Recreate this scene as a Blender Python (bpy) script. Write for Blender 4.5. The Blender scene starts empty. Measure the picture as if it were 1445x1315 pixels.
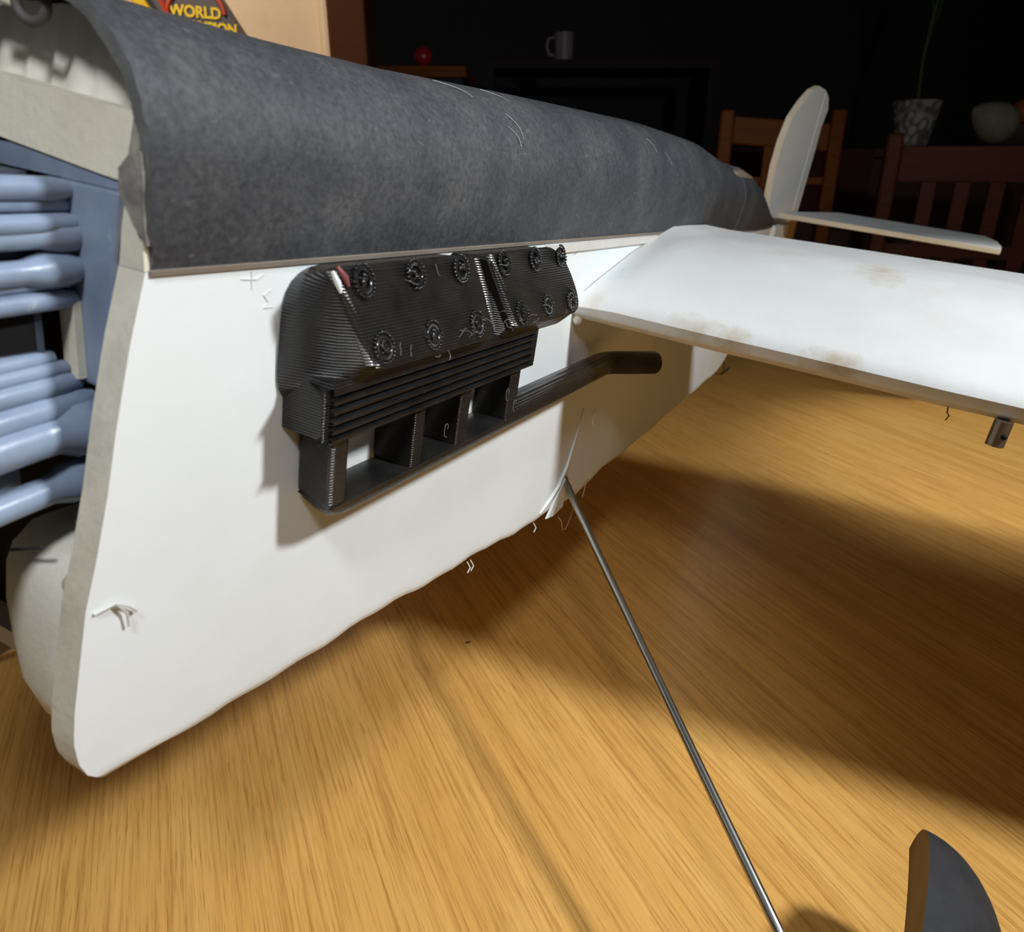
import bpy, bmesh, math, random
from mathutils import Vector, Matrix
random.seed(7)
SC = bpy.context.scene
COL = SC.collection
PI = math.pi

# ------------------------------------------------------------------ frames
PITCH = math.radians(22.387)
AX = Vector((0.45548, 0.88850, -0.05566)).normalized()      # nose -> tail
SP = Vector((0.87895, -0.45875, -0.13036))
SP = (SP - AX * SP.dot(AX)).normalized()                    # outboard, port side
UP = AX.cross(-SP).normalized()
ORG = Vector((-0.09364, 0.19446, -0.02677))                 # top front corner of the port side panel
TZ = -0.40                                                  # table surface
FZ = TZ - 0.72                                              # room floor
def body(x, y, h):
    return ORG + AX * x + SP * y + UP * h
def L(x, y, h):                                             # local coordinates of the aeroplane
    return Vector((x, -y, h))

# ------------------------------------------------------------------ camera
cam = bpy.data.cameras.new('camera')
cam.sensor_width = 36.0
cam.sensor_fit = 'HORIZONTAL'
cam.lens = 36.0 * 1050 / 1445
cam.clip_start = 0.01
cam.dof.use_dof = True
cam.dof.focus_distance = 0.38
cam.dof.aperture_fstop = 17
co = bpy.data.objects.new('camera', cam); COL.objects.link(co)
co.location = (0, 0, 0)
co.rotation_euler = (PI / 2 - PITCH, 0, 0)
SC.camera = co

# ------------------------------------------------------------------ light
w = bpy.data.worlds.new('dim_room'); SC.world = w; w.use_nodes = True
w.node_tree.nodes['Background'].inputs[0].default_value = (0.9, 0.85, 0.8, 1)
w.node_tree.nodes['Background'].inputs[1].default_value = 0.05
def lamp(name, loc, power, size, col, target):
    l = bpy.data.lights.new(name, 'AREA'); l.shape = 'DISK'; l.size = size; l.energy = power; l.color = col
    o = bpy.data.objects.new(name, l); COL.objects.link(o); o.location = loc
    o.rotation_euler = (Vector(target) - Vector(loc)).to_track_quat('-Z', 'Y').to_euler()
    return o
lamp('table_lamp_light', body(0.20, 0.59, 0.52), 7.8, 0.09, (0.95, 0.98, 1.0), body(0.3, 0.0, -0.1))
fl_ = bpy.data.lights.new('front_lamp_light', 'SPOT'); fl_.energy = 13.5; fl_.spot_size = math.radians(52); fl_.spot_blend = 0.7
fl_.shadow_soft_size = 0.06; fl_.color = (0.97, 0.98, 1.0)
fo_ = bpy.data.objects.new('front_lamp_light', fl_); COL.objects.link(fo_); fo_.location = body(-0.42, 0.22, 0.52)
fo_.rotation_euler = (body(-0.03, -0.03, -0.04) - body(-0.42, 0.22, 0.52)).to_track_quat('-Z', 'Y').to_euler()
kl = bpy.data.lights.new('wall_fill_light', 'SPOT'); kl.energy = 44.0; kl.spot_size = math.radians(80); kl.spot_blend = 0.3  # added fill spot with no known source, brightens the pale wall
kl.shadow_soft_size = 0.06; kl.color = (1.0, 0.86, 0.70)
ko = bpy.data.objects.new('wall_fill_light', kl); COL.objects.link(ko); ko.location = (-1.1, 1.15, 0.95)
ko.rotation_euler = (Vector((-1.0, 1.9, 0.3)) - Vector((-1.1, 1.15, 0.95))).to_track_quat('-Z', 'Y').to_euler()
pl_ = bpy.data.lights.new('far_table_fill_light', 'SPOT'); pl_.energy = 34.0; pl_.spot_size = math.radians(36); pl_.spot_blend = 0.7  # added narrow spot, makes the bright band on the far table
pl_.shadow_soft_size = 0.045; pl_.color = (1.0, 0.96, 0.90)
po_ = bpy.data.objects.new('far_table_fill_light', pl_); COL.objects.link(po_); po_.location = body(1.08, 0.46, 1.0)
po_.rotation_euler = (body(1.10, 0.42, -0.3) - body(1.08, 0.46, 1.0)).to_track_quat('-Z', 'Y').to_euler()
SC.view_settings.view_transform = 'Standard'
SC.view_settings.look = 'None'
SC.view_settings.gamma = 1
SC.view_settings.use_curve_mapping = False
SC.view_settings.exposure = 0.0

# ------------------------------------------------------------------ materials
def mat(name, col, rough=0.6, spec=0.5, metal=0.0, coat=0.0, coat_r=0.1):
    m = bpy.data.materials.new(name); m.use_nodes = True
    b = m.node_tree.nodes['Principled BSDF']
    b.inputs['Base Color'].default_value = (*col, 1)
    b.inputs['Roughness'].default_value = rough
    b.inputs['Specular IOR Level'].default_value = spec
    b.inputs['Metallic'].default_value = metal
    b.inputs['Coat Weight'].default_value = coat
    b.inputs['Coat Roughness'].default_value = coat_r
    return m
def nd(m, t, **k):
    n = m.node_tree.nodes.new(t)
    for a, v in k.items(): setattr(n, a, v)
    return n
def ln(m, a, b): m.node_tree.links.new(a, b)
def coords(m, scale=(1, 1, 1), rot=(0, 0, 0), kind='Object'):
    tc = nd(m, 'ShaderNodeTexCoord'); mp = nd(m, 'ShaderNodeMapping')
    mp.inputs['Scale'].default_value = scale; mp.inputs['Rotation'].default_value = rot
    ln(m, tc.outputs[kind], mp.inputs['Vector'])
    return mp.outputs['Vector']
def noise(m, vec, scale, detail=4, rough=0.55):
    n = nd(m, 'ShaderNodeTexNoise'); n.inputs['Scale'].default_value = scale
    n.inputs['Detail'].default_value = detail; n.inputs['Roughness'].default_value = rough
    ln(m, vec, n.inputs['Vector']); return n.outputs['Fac']
def ramp(m, fac, stops):
    r = nd(m, 'ShaderNodeValToRGB'); e = r.color_ramp.elements
    while len(e) < len(stops): e.new(0.5)
    for i, (p, c) in enumerate(stops): e[i].position = p; e[i].color = (*c, 1)
    ln(m, fac, r.inputs['Fac']); return r.outputs['Color']
def mixc(m, fac, a, b, mode='MIX'):
    x = nd(m, 'ShaderNodeMix'); x.data_type = 'RGBA'; x.blend_type = mode
    if isinstance(fac, float): x.inputs[0].default_value = fac
    else: ln(m, fac, x.inputs[0])
    for s, v in ((x.inputs[6], a), (x.inputs[7], b)):
        if isinstance(v, tuple): s.default_value = (*v, 1)
        else: ln(m, v, s)
    return x.outputs[2]
def bump(m, h, strength, dist):
    b = nd(m, 'ShaderNodeBump'); b.inputs['Strength'].default_value = strength; b.inputs['Distance'].default_value = dist
    ln(m, h, b.inputs['Height']); ln(m, b.outputs['Normal'], m.node_tree.nodes['Principled BSDF'].inputs['Normal'])
def base(m, c): ln(m, c, m.node_tree.nodes['Principled BSDF'].inputs['Base Color'])

def paper_mat(name, c1, c2, dirt=None, rough=0.6, sc=60, bs=0.25):
    m = mat(name, c1, rough, 0.3)
    v = coords(m)
    c = ramp(m, noise(m, v, sc * 0.35, 5), [(0.35, c2), (0.6, c1)])
    if dirt:
        f = ramp(m, noise(m, v, sc * 0.12, 6, 0.7), [(0.60, (0, 0, 0)), (0.76, (1, 1, 1))])
        c = mixc(m, f, c, dirt)
    base(m, c); bump(m, noise(m, v, sc * 3, 5), bs, 0.0008)
    return m
WHITE = paper_mat('white_paper', (0.79, 0.83, 0.84), (0.75, 0.79, 0.79), None, 0.55, 40, 0.16)
WING_W = paper_mat('wing_paper', (0.67, 0.685, 0.68), (0.63, 0.64, 0.63), (0.60, 0.57, 0.50), 0.55, 50, 0.22)
def wing_wear(m):
    v = coords(m, (1, 5, 1))
    f = ramp(m, noise(m, v, 130, 3, 0.6), [(0.70, (0, 0, 0)), (0.74, (1, 1, 1))])
    bs = m.node_tree.nodes['Principled BSDF']
    old = bs.inputs['Base Color'].links[0].from_socket
    base(m, mixc(m, f, old, (0.60, 0.60, 0.57)))
def stains_and_tints(m, items):
    bs = m.node_tree.nodes['Principled BSDF']
    v = coords(m)
    nz = nd(m, 'ShaderNodeTexNoise'); nz.inputs['Scale'].default_value = 90; nz.inputs['Detail'].default_value = 5; nz.inputs['Roughness'].default_value = 0.7
    ln(m, v, nz.inputs['Vector'])
    for (x, y, h, rx, ry, col, amt) in items:
        mp = nd(m, 'ShaderNodeMapping'); mp.vector_type = 'TEXTURE'
        mp.inputs['Location'].default_value = (x, -y, h); mp.inputs['Scale'].default_value = (rx, ry, 0.03)
        ln(m, v, mp.inputs['Vector'])
        le = nd(m, 'ShaderNodeVectorMath'); le.operation = 'LENGTH'; ln(m, mp.outputs['Vector'], le.inputs[0])
        a = nd(m, 'ShaderNodeMath'); a.operation = 'MULTIPLY_ADD'; a.inputs[1].default_value = 1.8
        ln(m, nz.outputs['Fac'], a.inputs[0]); ln(m, le.outputs['Value'], a.inputs[2])
        f = ramp(m, a.outputs[0], [(0.55, (amt, amt, amt)), (1.0, (0, 0, 0))]) if False else None
        mr = nd(m, 'ShaderNodeMapRange'); mr.inputs[1].default_value = 0.9; mr.inputs[2].default_value = 1.75
        mr.inputs[3].default_value = amt; mr.inputs[4].default_value = 0.0
        ln(m, a.outputs[0], mr.inputs[0])
        old = bs.inputs['Base Color'].links[0].from_socket
        base(m, mixc(m, mr.outputs[0], old, col))
wing_wear(WING_W)
TAN = (0.42, 0.33, 0.20)
stains_and_tints(WING_W, [(.440, .160, 0, .055, .022, (0.52, 0.45, 0.36), .8), (.350, .012, -.02, .030, .012, (0.50, 0.56, 0.58), .6),  # bluish entry tints the wing root facet
                (.300, .078, -.038, .012, .020, TAN, .5), (.300, .100, -.040, .009, .015, TAN, .7), (.300, .155, -.042, .008, .022, TAN, .75),
                (.305, .012, -.036, .012, .010, (0.55, 0.50, 0.40), .6), (.36, .20, -.02, .05, .03, (0.60, 0.60, 0.57), .4)])
FOAM = paper_mat('foam_edge', (0.76, 0.73, 0.60), (0.68, 0.65, 0.53), (0.50, 0.47, 0.38), 0.75, 90, 0.5)
TAILW = paper_mat('tail_paper', (0.76, 0.80, 0.80), (0.71, 0.75, 0.75), None, 0.55, 40, 0.15)
TAILE = paper_mat('tail_edge', (0.90, 0.80, 0.62), (0.82, 0.73, 0.56), None, 0.6, 60, 0.2)
CARD = paper_mat('brown_card', (0.50, 0.33, 0.15), (0.42, 0.27, 0.12), None, 0.7, 60, 0.2)

def dark_paper():
    m = mat('dark_grey_paper', (0.07, 0.075, 0.08), 0.62, 0.45)
    v = coords(m)
    c = ramp(m, noise(m, v, 22, 6, 0.7), [(0.3, (0.030, 0.033, 0.038)), (0.5, (0.047, 0.050, 0.056)), (0.72, (0.078, 0.078, 0.080))])
    g = ramp(m, noise(m, v, 420, 3, 0.7), [(0.35, (0.72, 0.72, 0.72)), (0.65, (1.35, 1.35, 1.35))])
    c = mixc(m, 1.0, c, g, 'MULTIPLY')
    f = ramp(m, noise(m, coords(m, (1, 1, 3), (0.3, 0.5, 0.2)), 90, 3, 0.5), [(0.70, (0, 0, 0)), (0.80, (1, 1, 1))])
    c = mixc(m, f, c, (0.13, 0.13, 0.135))
    base(m, c); bump(m, noise(m, v, 500, 4), 0.35, 0.0006)
    r = nd(m, 'ShaderNodeMapRange'); r.inputs[3].default_value = 0.5; r.inputs[4].default_value = 0.75
    ln(m, noise(m, v, 60), r.inputs[0]); ln(m, r.outputs[0], m.node_tree.nodes['Principled BSDF'].inputs['Roughness'])
    return m
DARK = dark_paper()
DARKER = paper_mat('fairing_paper', (0.035, 0.035, 0.037), (0.026, 0.026, 0.028), (0.05, 0.05, 0.05), 0.7, 200, 0.3)
DARKIN = mat('shell_inside', (0.10, 0.075, 0.06), 0.8, 0.2)
SEAM = mat('seam_black', (0.015, 0.015, 0.016), 0.7)
BEIGE_SPOT = mat('worn_tan', (0.24, 0.19, 0.15), 0.7)

def plastic_black():
    m = mat('black_print', (0.012, 0.012, 0.012), 0.27, 0.6)
    tc = nd(m, 'ShaderNodeTexCoord')
    wv = nd(m, 'ShaderNodeTexWave'); wv.wave_type = 'BANDS'; wv.bands_direction = 'Z'
    wv.inputs['Scale'].default_value = 300; wv.inputs['Distortion'].default_value = 0.35; wv.inputs['Detail'].default_value = 2
    wv.inputs['Detail Scale'].default_value = 0.4
    ln(m, tc.outputs['Object'], wv.inputs['Vector'])
    bump(m, wv.outputs['Fac'], 0.85, 0.0006)
    n = noise(m, tc.outputs['Object'], 70, 4)
    base(m, ramp(m, n, [(0.3, (0.008, 0.008, 0.008)), (0.7, (0.020, 0.019, 0.018))]))
    return m
BLACK = plastic_black()
BLACKG = mat('black_gloss', (0.015, 0.015, 0.015), 0.16, 0.7)
BEAD = mat('bead_highlight_grey', (0.22, 0.22, 0.22), 0.22, 1.0, 0.3)  # grey lifted above the black print to paint in highlights
VOID = mat('recess_shade_black', (0.012, 0.011, 0.011), 0.8, 0.2)  # flat black standing in for shade inside gaps and recesses
def blue_plastic():
    m = mat('blue_grey_plastic', (0.19, 0.25, 0.35), 0.32, 0.5)
    v = coords(m)
    c = ramp(m, noise(m, v, 45, 4), [(0.35, (0.19, 0.245, 0.35)), (0.65, (0.27, 0.34, 0.455))])
    f = ramp(m, noise(m, v, 150, 3, 0.6), [(0.68, (0, 0, 0)), (0.78, (1, 1, 1))])
    base(m, mixc(m, f, c, (0.42, 0.47, 0.52))); bump(m, noise(m, v, 240), 0.2, 0.0006)
    return m
BLUE = blue_plastic()
STEEL = mat('steel_wire', (0.42, 0.42, 0.40), 0.30, 0.5, 1.0)
BRASS = mat('aged_metal', (0.30, 0.24, 0.19), 0.35, 0.5, 0.9)
GLUE = mat('glue_blob', (0.62, 0.58, 0.48), 0.25, 0.5)
HAIR = mat('pink_thread', (0.62, 0.42, 0.32), 0.6)
PALEF = mat('pale_fibre', (0.60, 0.60, 0.56), 0.6)

def wood(name, c_lo, c_mid, c_hi, rot, sc=1.0, rough=0.35, coat=0.3, coat_r=0.16):
    m = mat(name, c_mid, rough, 0.5 if coat else 0.15, 0, coat, coat_r)
    tc = nd(m, 'ShaderNodeTexCoord'); r_ = nd(m, 'ShaderNodeMapping'); r_.inputs['Rotation'].default_value = rot
    ln(m, tc.outputs['Object'], r_.inputs['Vector'])
    def st(s):
        mp = nd(m, 'ShaderNodeMapping'); mp.inputs['Scale'].default_value = s
        ln(m, r_.outputs['Vector'], mp.inputs['Vector']); return mp.outputs['Vector']
    c = ramp(m, noise(m, st((0.6 * sc, 22 * sc, 1)), 1.3, 5, 0.6), [(0.28, c_lo), (0.5, c_mid), (0.72, c_hi)])
    g = ramp(m, noise(m, st((9 * sc, 420 * sc, 1)), 1.0, 4, 0.65), [(0.36, (0.78, 0.71, 0.62)), (0.5, (1, 1, 1)), (0.68, (1.10, 1.09, 1.05))])
    c = mixc(m, 1.0, c, g, 'MULTIPLY')
    p = ramp(m, noise(m, st((40 * sc, 1100 * sc, 1)), 1.0, 2, 0.5), [(0.58, (1, 1, 1)), (0.68, (0.60, 0.46, 0.34))])
    c = mixc(m, 0.55, c, p, 'MULTIPLY')
    base(m, c); bump(m, noise(m, st((9 * sc, 420 * sc, 1)), 1.0, 3), 0.10, 0.0006)
    return m
TABLEW = wood('beech_veneer', (0.70, 0.375, 0.095), (0.80, 0.45, 0.125), (0.86, 0.51, 0.155), (0, 0, math.radians(-114)))
CHAIRW = wood('chair_wood', (0.14, 0.040, 0.005), (0.19, 0.055, 0.007), (0.22, 0.068, 0.010), (0, PI / 2, 0), 1.5, 0.5, 0)
CHAIRD = wood('dark_chair_wood', (0.065, 0.018, 0.009), (0.09, 0.025, 0.012), (0.11, 0.032, 0.016), (0, PI / 2, 0), 1.5, 0.5, 0)
POSTW = wood('post_wood', (0.045, 0.013, 0.003), (0.06, 0.018, 0.004), (0.075, 0.023, 0.006), (0, PI / 2, 0), 0.6, 0.6, 0)
BIRCH = paper_mat('pale_board', (0.78, 0.60, 0.40), (0.70, 0.52, 0.34), (0.60, 0.42, 0.27), 0.7, 14, 0.1)
DKWALL = mat('dark_wall', (0.06, 0.06, 0.06), 0.9)
DKFLOOR = mat('dark_floor', (0.06, 0.045, 0.035), 0.7)
DKWOOD = mat('dark_sideboard_wood', (0.09, 0.035, 0.03), 0.6)
REDCLOTH = mat('red_cloth', (0.08, 0.018, 0.022), 0.9)

# ------------------------------------------------------------------ mesh helpers
def mesh_obj(name, verts, faces, m, parent=None, smooth=False, mats=None, fm=None):
    me = bpy.data.meshes.new(name); me.from_pydata([tuple(v) for v in verts], [], faces); me.update()
    bm = bmesh.new(); bm.from_mesh(me); bmesh.ops.recalc_face_normals(bm, faces=bm.faces); bm.to_mesh(me); bm.free()
    me.materials.append(m)
    for x in (mats or []): me.materials.append(x)
    if fm:
        for i, k in enumerate(fm): me.polygons[i].material_index = k
    o = bpy.data.objects.new(name, me); COL.objects.link(o)
    if smooth:
        for p in me.polygons: p.use_smooth = True
    if parent: o.parent = parent
    return o
def sharp(o, ang=40):
    me = o.data
    for p in me.polygons: p.use_smooth = True
    me.set_sharp_from_angle(angle=math.radians(ang))
    return o
def bevel(o, wd, seg=2):
    b = o.modifiers.new('bevel', 'BEVEL'); b.width = wd; b.segments = seg; b.limit_method = 'ANGLE'; b.angle_limit = math.radians(35)
    return o
class MB:
    def __init__(s): s.v = []; s.f = []
    def add(s, v, f):
        n = len(s.v); s.v += [tuple(a) for a in v]; s.f += [tuple(i + n for i in q) for q in f]; return s
    def box(s, x0, x1, y0, y1, z0, z1, T=None):
        v = [Vector((x, y, z)) for x in (x0, x1) for y in (y0, y1) for z in (z0, z1)]
        if T: v = [T(a) for a in v]
        return s.add(v, [(0, 1, 3, 2), (4, 6, 7, 5), (0, 4, 5, 1), (2, 3, 7, 6), (0, 2, 6, 4), (1, 5, 7, 3)])
    def loft(s, rings, caps=True):
        n = len(rings[0]); v = [p for r in rings for p in r]; f = []
        for i in range(len(rings) - 1):
            for j in range(n):
                a = i * n + j; b = i * n + (j + 1) % n
                f.append((a, b, b + n, a + n))
        if caps: f.append(tuple(range(n - 1, -1, -1))); f.append(tuple((len(rings) - 1) * n + j for j in range(n)))
        return s.add(v, f)
    def tube(s, pts, r, n=12, caps=True, flat=1.0):
        pts = [Vector(p) for p in pts]; rings = []; prev = None
        for i, p in enumerate(pts):
            d = (pts[min(i + 1, len(pts) - 1)] - pts[max(i - 1, 0)]).normalized()
            if prev is None:
                a = d.orthogonal().normalized()
            else:
                a = (prev - d * prev.dot(d)).normalized()
            prev = a; b = d.cross(a); rr = r[i] if isinstance(r, (list, tuple)) else r
            rings.append([p + (a * math.cos(2 * PI * k / n) + b * math.sin(2 * PI * k / n) * flat) * rr for k in range(n)])
        return s.loft(rings, caps)
    def ball(s, c, r, n=6, m=4):
        c = Vector(c); rings = []
        for i in range(m + 1):
            t = PI * i / m; t = min(max(t, 0.05), PI - 0.05)
            rings.append([c + Vector((math.sin(t) * math.cos(2 * PI * k / n), math.sin(t) * math.sin(2 * PI * k / n), math.cos(t))) * r for k in range(n)])
        return s.loft(rings)
    def lathe(s, prof, n=24, c=(0, 0, 0)):
        c = Vector(c)
        return s.loft([[c + Vector((r * math.cos(2 * PI * k / n), r * math.sin(2 * PI * k / n), z)) for k in range(n)] for r, z in prof])
    def build(s, name, m, parent=None, smooth=None):
        o = mesh_obj(name, s.v, s.f, m, parent)
        if smooth: sharp(o, smooth)
        return o
def tag(o, label, cat, group=None):
    o['label'] = label; o['category'] = cat
    if group: o['group'] = group
    return o
def struct(o): o['kind'] = 'structure'; return o
def lerp(a, b, t): return a + (b - a) * t
def interp(x, xs, ys):
    if x <= xs[0]: return ys[0]
    for i in range(1, len(xs)):
        if x <= xs[i]: return lerp(ys[i - 1], ys[i], (x - xs[i - 1]) / (xs[i] - xs[i - 1]))
    return ys[-1]
def empty(name, loc, rz=0.0):
    o = bpy.data.objects.new(name, None); COL.objects.link(o); o.location = loc; o.rotation_euler = (0, 0, rz); o.empty_display_size = 0.05
    return o

# ------------------------------------------------------------------ room shell
struct(MB().box(-3.2, 4.0, -1.6, 4.4, FZ - 0.05, FZ).build('floor', DKFLOOR))
struct(MB().box(-3.2, 4.0, -1.6, 4.4, 1.35, 1.40).build('ceiling', DKWALL))
struct(MB().box(-3.2, 4.0, 4.4, 4.5, FZ, 1.35).build('wall_back', DKWALL))
struct(MB().box(4.0, 4.1, -1.6, 4.4, FZ, 1.35).build('wall_right', DKWALL))
wl = struct(MB().box(-3.2, -0.405, 1.90, 1.96, FZ, 1.35).build('wall_left', BIRCH))
struct(bevel(MB().box(-0.402, -0.318, 1.86, 1.98, FZ, 1.35).build('trim_1', POSTW), 0.006))
struct(MB().box(-0.420, -0.404, 1.885, 1.898, FZ, 1.35).build('trim_2', paper_mat('trim_pale', (0.85, 0.68, 0.48), (0.8, 0.62, 0.42), None)))
# groove between the boards of the pale wall
struct(MB().box(-1.012, -1.006, 1.897, 1.9005, FZ, 1.35).build('trim_3', mat('joint_brown', (0.25, 0.13, 0.06), 0.8)))

# ------------------------------------------------------------------ the table
tb = tag(empty('dining_table', (0.15, 0.55, FZ)), 'beech veneered table top carrying the white model aeroplane', 'table')
t_ = MB().box(-1.15, 1.35, -0.95, 1.30, TZ - FZ - 0.028, TZ - FZ).build('tabletop', TABLEW, tb); bevel(t_, 0.004)
for sx in (-1.05, 1.25):
    for sy in (-0.85, 1.20):
        bevel(MB().box(sx - 0.035, sx + 0.035, sy - 0.035, sy + 0.035, 0, TZ - FZ - 0.029).build('leg', TABLEW, tb), 0.004)

cr = MB().tube([(-.0022, .0006, .0008), (0, 0, .0012), (.0020, .0012, .0009), (.0030, -.0006, .0024)], [.0004, .0009, .0006, .0002], 6).build('crumb', mat('crumb_dark', (.09, .04, .02), .8))
cr.location = (-0.0396, 0.5545, TZ); tag(cr, 'tiny dark crumb lying alone on the bright table top', 'crumb')
# ------------------------------------------------------------------ the aeroplane
plane = bpy.data.objects.new('model_aeroplane', None); COL.objects.link(plane)
plane.empty_display_size = 0.1
plane.matrix_world = Matrix.Translation(ORG) @ Matrix((AX, -SP, UP)).transposed().to_4x4()
tag(plane, 'white foam board model aeroplane with dark grey upper fuselage and blue grey engine', 'model aeroplane')

def fy(x): return interp(x, [0, .5, .95, 1.35], [0, 0, -.012, -.045])          # port side of the fuselage
def fb(x): return interp(x, [-.013, .019, .055, .133, .205, .262, .346, .389, .443, .552, .70, .93, 1.08, 1.35],
                         [-.1559, -.1616, -.1644, -.1725, -.1815, -.189, -.1985, -.1995, -.196, -.199, -.202, -.206, -.195, -.13])
def ftop(x): return interp(x, [0, .6, .85, 1.15, 1.35], [0, 0, -.0085, -.0135, -.013])
def fx0(h): return interp(-h, [0, .018, .040, .0583, .0767, .0908, .122, .1325, .1410, .1475, .1525, .1545, .1559],
                          [0, -.0055, -.011, -.0149, -.0197, -.024, -.0300, -.0312, -.0304, -.0280, -.0230, -.0185, -.0130])
YC = -0.07
def side_panel():
    v, f, fm = [], [], []
    NX, NH = 120, 56
    def pt(i, j, y):
        s = i / NX; s = s ** 1.25
        xx = s * 1.35
        hb = fb(lerp(-.0132, 1.35, s)) + 0.0009 * math.sin(xx * 61) * (1 if xx > .05 else 0) + 0.0006 * math.sin(xx * 173 + 1)
        h = lerp(ftop(xx), hb, j / NH)
        x = lerp(fx0(h if i < NX else h), 1.35, s) if True else 0
        x = fx0(h) + (1.35 - fx0(h)) * s
        rr = 0.006; dy = 0
        d = h - hb
        if d < rr: dy = -(rr - math.sqrt(max(0, rr * rr - (rr - d) ** 2))) * 0.8
        return L(x, fy(x) + y + (dy if y == 0 else 0), h)
    for y in (0, -0.0100):
        for i in range(NX + 1):
            for j in range(NH + 1): v.append(pt(i, j, y))
    n = (NX + 1) * (NH + 1)
    idx = lambda s, i, j: s * n + i * (NH + 1) + j
    for s in (0, 1):
        for i in range(NX):
            for j in range(NH):
                f.append((idx(s, i, j), idx(s, i + 1, j), idx(s, i + 1, j + 1), idx(s, i, j + 1))); fm.append(0)
    for i in range(NX):
        f.append((idx(0, i, 0), idx(0, i + 1, 0), idx(1, i + 1, 0), idx(1, i, 0))); fm.append(0)
        f.append((idx(0, i, NH), idx(0, i + 1, NH), idx(1, i + 1, NH), idx(1, i, NH))); fm.append(0)
    for j in range(NH):
        f.append((idx(0, 0, j), idx(0, 0, j + 1), idx(1, 0, j + 1), idx(1, 0, j))); fm.append(1)
        f.append((idx(0, NX, j), idx(0, NX, j + 1), idx(1, NX, j + 1), idx(1, NX, j))); fm.append(0)
    o = mesh_obj('side_panel', v, f, WHITE, plane, mats=[FOAM], fm=fm)
    return sharp(o, 50)
side_panel()['label'] = 'flat white port side panel with foam front edge'
# far side panel and belly
def ribbon(name, m, fn, n=60, parent=plane, th=0.004):
    """closed strip between two edge curves fn(t) -> (a, b, c, d) four corner points"""
    rings = [fn(i / n) for i in range(n + 1)]
    return sharp(MB().loft(rings).build(name, m, parent), 40)
ribbon('starboard_panel', WHITE, lambda t: [L(t * 1.35 - .02 * (1 - t), y, h) for y, h in
       ((2 * YC - fy(t * 1.35), ftop(t * 1.35)), (2 * YC - fy(t * 1.35) + .0115, ftop(t * 1.35)), (2 * YC - fy(t * 1.35) + .0115, fb(t * 1.35)), (2 * YC - fy(t * 1.35), fb(t * 1.35)))])
ribbon('belly_panel', WHITE, lambda t: [L(t * 1.34, y, h) for y, h in
       ((fy(t * 1.34) - .0118, fb(t * 1.34) + .001), (2 * YC - fy(t * 1.34) + .0118, fb(t * 1.34) + .001), (2 * YC - fy(t * 1.34) + .0118, fb(t * 1.34) + .009), (fy(t * 1.34) - .0118, fb(t * 1.34) + .009))])

# dark paper upper shell
SEC = [(0, 0), (.0025, .010), (.0042, .022), (.0048, .0316), (.0036, .0385), (.0006, .0455), (-.0042, .0520), (-.0100, .0572), (-.0180, .0615), (-.0300, .0640), (-.0460, .0655), (-.07, .0660)]
SEC2 = SEC + [(2 * YC - y, h) for y, h in reversed(SEC[:-1])]
def shell_h(x): return interp(x, [0, .03, .07, .14, .27, .45, .58, .66, .75, .78, .84, .90, 1.0, 1.08, 1.15, 1.26, 1.33],
                              [1.0, .985, .975, .985, 1.06, 1.14, 1.135, 1.08, 1.015, 1.055, 1.09, 1.03, .82, .62, .45, .19, .06])
def shell():
    outer, inner = [], []
    xs = [i / 90 * 1.33 for i in range(91)]
    XE = 1.33
    v, f, fm = [], [], []
    n = len(SEC2)
    # subdivide the section smoothly
    sec = []
    for k in range(n - 1):
        a = SEC2[max(k - 1, 0)]; b = SEC2[k]; c = SEC2[k + 1]; d = SEC2[min(k + 2, n - 1)]
        for q in range(3):
            t = q / 3
            sec.append(tuple(0.5 * ((2 * b[i]) + (c[i] - a[i]) * t + (2 * a[i] - 5 * b[i] + 4 * c[i] - d[i]) * t * t + (3 * b[i] - a[i] - 3 * c[i] + d[i]) * t ** 3) for i in (0, 1)))
    sec.append(SEC2[-1])
    m = len(sec)
    for s, off in ((0, 1.0), (1, 0.955)):
        for i, x in enumerate(xs):
            hs = shell_h(x); wy = (fy(x) - YC) / (-YC)
            for k, (y, h) in enumerate(sec):
                yy = YC + (y - YC) * wy * (off if off < 1 else 1); hh = h * hs * (off if off < 1 else 1) + ftop(x)
                xx = x
                if i == 0: xx = -0.0012 + 0.0003 * math.sin(k * 0.9) + 0.0002 * math.sin(k * 2.1) + (0.0025 if k < 3 else 0)
                v.append(L(xx, yy, hh))
    N = len(xs) * m
    for s in (0, 1):
        for i in range(len(xs) - 1):
            for k in range(m - 1):
                a = s * N + i * m + k
                f.append((a, a + 1, a + m + 1, a + m)); fm.append(s)
    for k in range(m - 1): f.append((k, k + 1, N + k + 1, N + k)); fm.append(2)
    e = (len(xs) - 1) * m
    for k in range(m - 1): f.append((e + k, e + k + 1, N + e + k + 1, N + e + k)); fm.append(0)
    for i in range(len(xs) - 1):
        for k in (0, m - 1): f.append((i * m + k, (i + 1) * m + k, N + (i + 1) * m + k, N + i * m + k)); fm.append(0)
    o = mesh_obj('upper_shell', v, f, DARK, plane, mats=[DARKIN, paper_mat('shell_rim', (0.16, 0.165, 0.165), (0.09, 0.09, 0.09), None, 0.7, 200, 0.4)], fm=fm)
    o['label'] = 'dark grey curved paper upper fuselage'
    sharp(o, 55)
    return sec
SECF = shell()
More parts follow.
